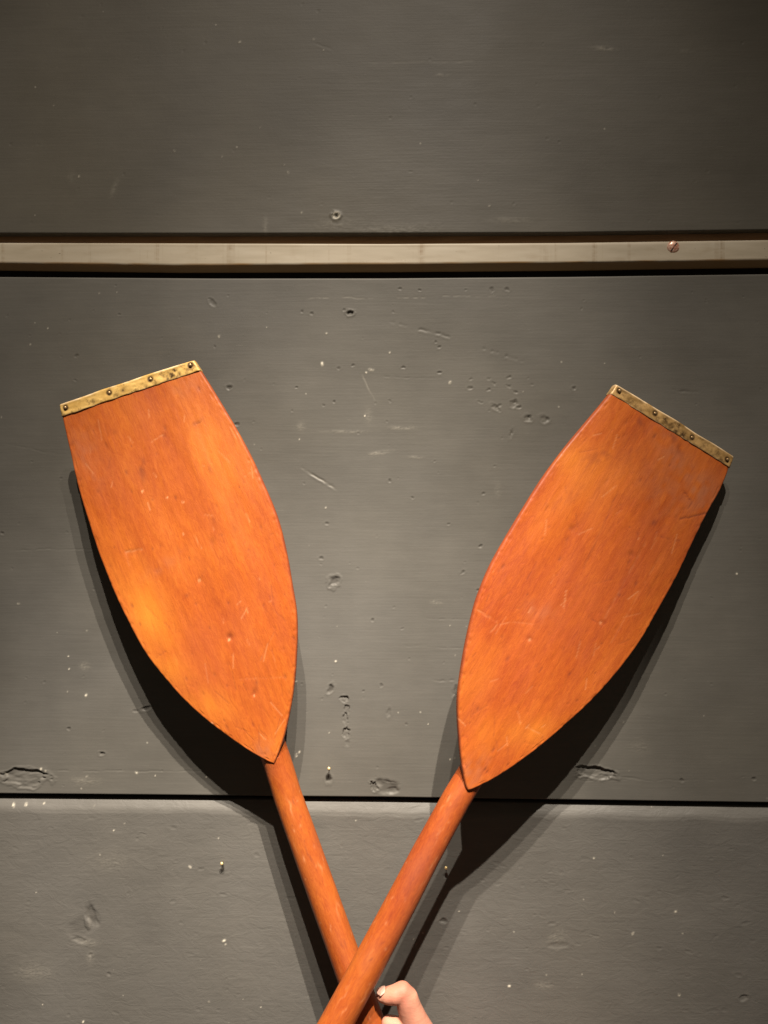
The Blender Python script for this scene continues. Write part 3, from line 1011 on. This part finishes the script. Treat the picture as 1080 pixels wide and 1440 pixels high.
    rad = rrv[:, None] * (1 + .010 * vnoise(th_[None] * 1.5 + 20, zsamp[:, None] * 30, seed + 20)
                          + .014 * vnoise(th_[None] * .6 + 20, zsamp[:, None] * 9, seed + 21))
    PX = xr[:, None] + rad * C
    PY = yr[:, None] + rad * Sn
    m = zsamp[:, None] > 0.004                              # keep the rib beneath the blade face
    if out_sign > 0:
        PY = np.where(m, np.minimum(PY, -0.0055), PY)
    else:
        PY = np.where(m, np.maximum(PY, 0.0055), PY)
    PZ = np.broadcast_to(zsamp[:, None], PX.shape)
    P = np.stack([PX, PY, PZ], -1)
    me = grid_mesh(P, wrap_u=True, caps=True)
    gz = np.zeros(PX.shape); fz = np.zeros(PX.shape)
    r3 = random.Random(seed + 5)
    for _ in range(620):
        i = int(nseg * r3.random()); a0 = r3.uniform(0, 6.28)
        L = r3.uniform(.0006, .004) if r3.random() < .85 else r3.uniform(.006, .016)
        da = np.angle(np.exp(1j * (th_ - a0 - 0)))[None] + .12 * vnoise(zsamp[:, None] * 160, zsamp[:, None] * 0, seed + _)
        g = np.exp(-(da / r3.uniform(.03, .07)) ** 2) * np.exp(-((zsamp[:, None] - zsamp[i]) / L) ** 2)
        if r3.random() < .55:
            fz = np.maximum(fz, r3.uniform(.06, .34) * g)
        else:
            gz = np.maximum(gz, r3.uniform(.1, .5) * g)
    add_attr(me, 'grime', gz); add_attr(me, 'fleck', fz)
    add_attr(me, 'worn', np.clip(-.1 + .3 * vnoise(th_[None] * 1.2 + 9, zsamp[:, None] * 25, seed + 22), 0, 1))
    add_attr(me, 'edge', np.full(PX.shape, .06))
    link('shaft', me, M_SHAFT_L if wood is M_WOOD_L else M_SHAFT_R, oar)
    return oar


# left oar (behind at the crossing)
LL = [(384, 1076), (365, 1067), (340, 1052), (297, 1021), (270, 998), (245, 973), (208, 928), (190, 898), (171, 861), (155, 826),
      (144, 798), (134, 772), (122, 733), (109, 691), (99, 649), (90, 610), (85, 586), (82, 570)]
LR = [(385, 1076), (396, 1047), (404, 1017), (412, 973), (416, 928), (417, 869), (410, 824), (403, 783), (391, 733), (373, 688),
      (352, 642), (331, 603), (306, 561), (285, 527), (272, 507)]
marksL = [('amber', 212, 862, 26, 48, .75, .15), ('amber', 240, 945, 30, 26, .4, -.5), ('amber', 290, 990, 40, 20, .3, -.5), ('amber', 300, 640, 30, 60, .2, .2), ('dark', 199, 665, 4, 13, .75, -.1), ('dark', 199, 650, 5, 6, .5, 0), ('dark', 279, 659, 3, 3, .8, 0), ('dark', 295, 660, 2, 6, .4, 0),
          ('white', 200, 691, 2.2, .9), ('white', 235, 700, 2, .8), ('white', 257, 706, 2, .85), ('white', 258, 751, 2, .6),
          ('dent', 299, 762, 4, 8, .5, .25), ('scratch', 175, 776, 200, 773, 1.4, .3, .6, .1), ('dent', 184, 778, 9, 4, .3, .2),
          ('dent', 323, 896, 4.5, 5, .9, .5), ('white', 322, 900, 2.5, .8), ('dent', 357, 975, 3, 6, .7, .35), ('dark', 361, 963, 2.5, 8, .5, -.3),
          ('white', 357, 979, 2, .6), ('dent', 281, 817, 4, 4, .5, .1), ('white', 280, 816, 3, .5), ('dark', 262, 838, 4, 3, .4, 0),
          ('dark', 275, 595, 14, 3, .3, .2), ('scratch', 270, 596, 282, 593, 1, .2, 0, .5), ('dark', 102, 622, 4, 5, .55, 0),
          ('dark', 155, 607, 8, 3, .4, -.5), ('dark', 130, 600, 14, 6, .2, 0), ('dark', 300, 730, 10, 8, .2, 0),
          ('scratch', 337, 955, 420, 953, 1, .1, .25, 0), ('scratch', 365, 930, 385, 890, 1.1, .15, .2, .2),
          ('scratch', 380, 905, 388, 940, 1, .15, .3, 0), ('white', 297, 1019, 3, .7), ('dark', 330, 745, 8, 20, .15, -.3),
          ('worn', 120, 640, 20, 50, .35, -.1), ('worn', 370, 1055, 14, 14, .45, 0), ('worn', 260, 545, 30, 16, .25, 0), ('worn', 230, 795, 30, 8, .3, .2)]
left_oar = make_oar('wooden oar leaning left, its shaft passing behind the other, with the yellower brass tip',
                    LL, LR, 0.054, (0.052, 0.057), [(120, 300, 0.06), (391, 1074, 0.0375), (405, 1120, 0.0385), (481, 1333, 0.051), (516, 1430, 0.057), (690, 1910, 0.085)],
                    [0.0128, 0.0128, 0.0128, 0.0132, 0.0135, 0.016], None, M_WOOD_L, M_BRASS_L,
                    [(91, 573), (153, 552), (211, 533), (267, 513)], marksL, 101, 17, [(245, 520, 3.2, .9), (241, 528, 5, .9), (251, 526, 3, .7), (130, 565, 4, .6), (128, 553, 3, .4), (173, 549, 3, .7), (163, 557, 4, .7), (218, 541, 4, .6), (236, 531, 5, .7), (100, 583, 3, .4), (180, 535, 2.5, .4), (270, 505, 4, .4), (205, 545, 4, .5), (85, 580, 3, .5)])

RL = [(659, 1113), (656, 1105), (651, 1076), (647, 1037), (645, 990), (649, 952), (657, 905), (668, 858), (675, 836), (691, 797), (714, 756), (738, 716),
      (765, 673), (795, 632), (824, 597), (858, 556), (868, 541)]
RR = [(660, 1113), (668, 1111), (702, 1094), (741, 1067), (779, 1037), (813, 1007), (843, 978), (877, 939), (907, 897), (930, 856), (953, 815),
      (976, 766), (997, 723), (1016, 690), (1028, 660), (1034, 644)]
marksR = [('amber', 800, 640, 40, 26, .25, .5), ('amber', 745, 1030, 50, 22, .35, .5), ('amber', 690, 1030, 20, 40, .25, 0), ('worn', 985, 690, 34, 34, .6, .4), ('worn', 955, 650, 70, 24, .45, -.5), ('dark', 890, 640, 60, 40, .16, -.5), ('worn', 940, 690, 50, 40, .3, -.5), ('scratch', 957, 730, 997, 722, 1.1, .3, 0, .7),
          ('scratch', 962, 690, 975, 706, 1, .2, 0, .5), ('scratch', 975, 706, 968, 716, 1, .2, 0, .5), ('dark', 920, 735, 7, 5, .5, .5), ('dark', 955, 760, 5, 2, .5, .6),
          ('dent', 805, 744, 6, 5, .5, .2), ('dent', 888, 780, 5, 4, .5, .25), ('dark', 902, 595, 14, 5, .5, -.5), ('dark', 950, 620, 26, 5, .4, -.5),
          ('dark', 770, 711, 4, 4, .4, 0), ('dark', 871, 837, 2.6, 2.6, .7, 0), ('dark', 870, 836, 2, 2, .7, 0), ('dark', 817, 866, 3, 3, .3, 0),
          ('scratch', 672, 858, 700, 875, 1.2, .2, .5, 0), ('scratch', 700, 878, 690, 890, 1.1, .2, .4, 0), ('dent', 745, 899, 5, 3, .4, .1), ('white', 745, 900, 3, .4),
          ('dent', 847, 876, 5, 3, .4, .1), ('white', 845, 876, 3, .4), ('scratch', 728, 1000, 733, 1018, 1.3, .2, .4, 0), ('scratch', 740, 1022, 765, 1035, 1.1, .1, .35, 0),
          ('worn', 668, 1085, 16, 26, .5, 0), ('dark', 672, 1078, 10, 12, .25, 0), ('dark', 845, 640, 12, 34, .3, -.55), ('dark', 800, 700, 10, 40, .18, -.55),
          ('scratch', 870, 690, 820, 800, 1.4, .1, 0, .25), ('scratch', 910, 760, 850, 870, 1.4, .1, .22, 0), ('scratch', 930, 780, 860, 905, 1.2, .1, .2, 0),
          ('white', 640, 905, 2, .5), ('worn', 760, 860, 26, 14, .25, .3), ('worn', 1000, 740, 14, 30, .35, -.4)]
right_oar = make_oar('wooden oar leaning right, its shaft crossing in front, with the darker tarnished brass tip',
                     RL, RR, 0.086, (0.054, 0.026), [(1080, 330, 0.03), (664, 1087, 0.0680), (642, 1123, 0.0705), (600, 1200, 0.0738), (548, 1300, 0.0785), (494, 1400, 0.0835), (212, 1920, 0.110)],
                     [0.0118, 0.0120, 0.0121, 0.0124, 0.0130, 0.0134, 0.0150], None, M_WOOD_R, M_BRASS_R,
                     [(872, 549), (922, 581), (974, 615), (1024, 646)], marksR, 202, 16, [(885, 566, 6, .6), (898, 576, 7, .5), (905, 565, 5, .4), (937, 590, 5, .8), (945, 600, 5, .7), (955, 598, 4, .8), (961, 612, 6, .8), (950, 608, 5, .9), (985, 634, 6, .7), (1002, 645, 6, .9), (1010, 638, 5, .6), (992, 625, 6, .4), (934, 598, 5, .5), (968, 620, 3, .7), (880, 552, 5, .4), (1015, 650, 5, .9), (925, 590, 4, .6)])


# ------------------------------------------------------------------ the hand
def skin_material():
    t = NT('skin')
    n1 = t.noise(t.coords(), 90.0, 4)
    n2 = t.noise(t.coords(), 30.0, 3)
    col = t.ramp(n2, [(0.3, (0.44, 0.165, 0.11)), (0.65, (0.55, 0.27, 0.18))])
    col = t.mix(t.rampv(n1, .55, .8, 0, .3), col, (0.60, 0.22, 0.14))
    nb = t.bump(t.noise(t.coords(), 700.0, 3), .0002, .5)
    nb = t.bump(n1, .0012, .5, nb)
    wr = t.noise(t.coords((60, 60, 260), rot=(0, .6, 0)), 2.0, 4, .6)
    nb = t.bump(wr, .0006, .5, nb)
    t.b.inputs['Subsurface Weight'].default_value = 0.1
    t.b.inputs['Subsurface Radius'].default_value = (0.004, 0.0015, 0.0008)
    t.b.inputs['Subsurface Scale'].default_value = 1.0
    return t.out(col, .58, nb, Specular_IOR_Level=0.3)


M_SKIN = skin_material()
tnl = NT('fingernail')
M_FNAIL = tnl.out((0.58, 0.36, 0.28), 0.35)

hand_base = at(650, 1560, 0.10)
person = thing('person', 'hand gripping the rear oar shaft just below the crossing, thumb bent', 'person',
               Matrix.Translation(hand_base))
HB = hand_base


def cone_seg(bm, a, b, ra, rb, n=20):
    d = b - a
    L = d.length
    q = d.to_track_quat('Z', 'Y').to_matrix().to_4x4()
    rings = []
    K = 5
    prof = []
    for k in range(K):
        t = -math.pi / 2 + math.pi / 2 * k / (K - 1)
        prof.append((ra * math.cos(t) if k else ra * .02, ra * math.sin(t)))
    for k in range(K):
        t = math.pi / 2 * k / (K - 1)
        prof.append((rb * math.cos(t) if k < K - 1 else rb * .02, L + rb * math.sin(t)))
    for r, z in prof:
        rings.append([bm.verts.new(a + (q @ Vector((r * math.cos(2 * math.pi * i / n), r * math.sin(2 * math.pi * i / n), z)))) for i in range(n)])
    for r0, r1 in zip(rings, rings[1:]):
        for i in range(n):
            bm.faces.new((r0[i], r0[(i + 1) % n], r1[(i + 1) % n], r1[i]))
    bm.faces.new(rings[0][::-1]); bm.faces.new(rings[-1])


def chain(bm, pts):
    for (p, r), (q, s_) in zip(pts, pts[1:]):
        cone_seg(bm, p, q, r, s_)


bm = bmesh.new()
A3 = lambda px, py, d: at(px, py, d - 0.046) - HB
# thumb: tip, interphalangeal joint, knuckle, root
chain(bm, [(A3(538, 1400, .116), .0056), (A3(546, 1400, .117), .0072), (A3(556, 1399, .118), .0080), (A3(566, 1394, .117), .0080),
           (A3(572, 1404, .116), .0098), (A3(576, 1418, .115), .0104), (A3(584, 1438, .114), .0116), (A3(606, 1474, .110), .0120), (A3(650, 1540, .100), .0150), (A3(690, 1600, .10), .018)])
chain(bm, [(A3(568, 1388, .116), .0048), (A3(578, 1402, .116), .0062)])
# palm slab
chain(bm, [(A3(600, 1478, .108), .0120), (A3(570, 1449, .116), .0098), (A3(547, 1439, .113), .0066)])
for k, (x, y) in enumerate(((618, 1500), (640, 1540), (662, 1580), (684, 1615))):
    chain(bm, [(A3(x, y, .085), .0115), (A3(x + 90, y + 60, .10), .0150)])
chain(bm, [(A3(618, 1500, .087), .011), (A3(684, 1615, .087), .011)])
chain(bm, [(A3(660, 1530, .090), .013), (A3(740, 1650, .100), .017)])
# four fingers wrapped round behind the shaft
for k, (mx, my, sc) in enumerate(((600, 1488, 1.0), (622, 1530, 1.06), (645, 1570, 1.0), (668, 1606, .86))):
    cx = 516 + (my - 1430 + 10) * .362                      # shaft centre beneath this finger
    cd = .103 + (my - 1430) * .0001
    r = .0085 * (.93 if k == 3 else 1)
    pts = [(A3(mx, my, .088), .0100), (A3(cx + 52, my - 10, cd - .012), r), (A3(cx + 26, my - 14, cd - .0215), r * .97),
           (A3(cx - 10, my - 16, cd - .0240), r * .93), (A3(cx - 34, my - 10, cd - .012), r * .88), (A3(cx - 40, my - 4, cd + .004), r * .82),
           (A3(cx - 28, my, cd + .016), r * .74)]
    chain(bm, pts)
# wrist and forearm
chain(bm, [(A3(735, 1650, .105), .021), (A3(800, 1730, .125), .024), (A3(960, 1930, .19), .032), (A3(1150, 2150, .28), .040)])
chain(bm, [(A3(715, 1665, .100), .018), (A3(785, 1745, .120), .022), (A3(960, 1930, .19), .032)])
me = bpy.data.meshes.new('hand'); bm.to_mesh(me); bm.free()
tmp = bpy.data.objects.new('hand_tmp', me)
COL.objects.link(tmp)
md = tmp.modifiers.new('r', 'REMESH'); md.mode = 'VOXEL'; md.voxel_size = 0.0011
md = tmp.modifiers.new('s', 'SMOOTH'); md.factor = .5; md.iterations = 4
dg = bpy.context.evaluated_depsgraph_get()
me2 = bpy.data.meshes.new_from_object(tmp.evaluated_get(dg))
bpy.data.objects.remove(tmp)
me2.polygons.foreach_set('use_smooth', np.full(len(me2.polygons), True))
link('hand', me2, M_SKIN, person)

# thumb nail: curved plate on the upper side of the thumb tip
NUl, NVl = 13, 13
a, b = A3(531, 1399.5, .1165), A3(543, 1399, .1172)
ax = (b - a).normalized()
up = (Vector((-0.1, -0.25, 1.0)) - ax * ax.dot(Vector((-0.1, -0.25, 1.0)))).normalized()
sd = ax.cross(up).normalized()
P = np.zeros((NVl, NUl, 3))
for i in range(NVl):
    for j in range(NUl):
        t = i / (NVl - 1); ang = (j / (NUl - 1) - .5) * 1.7 * (.45 + .55 * math.sin(math.pi * (.12 + .76 * t)))
        rr = .0058 + .0013 * t
        c = a + (b - a) * t
        trim = .0012 * (abs(ang) / .85) ** 2 * (1 if t < .5 else -1)
        v = c + ax * trim + up * (rr * math.cos(ang)) * (1 - .0 * t) + sd * (rr * math.sin(ang)) - up * .0002
        P[i, j] = v
me = grid_mesh(P)
nl = link('fingernail', me, M_FNAIL, person)
sm = nl.modifiers.new('t', 'SOLIDIFY'); sm.thickness = .0004
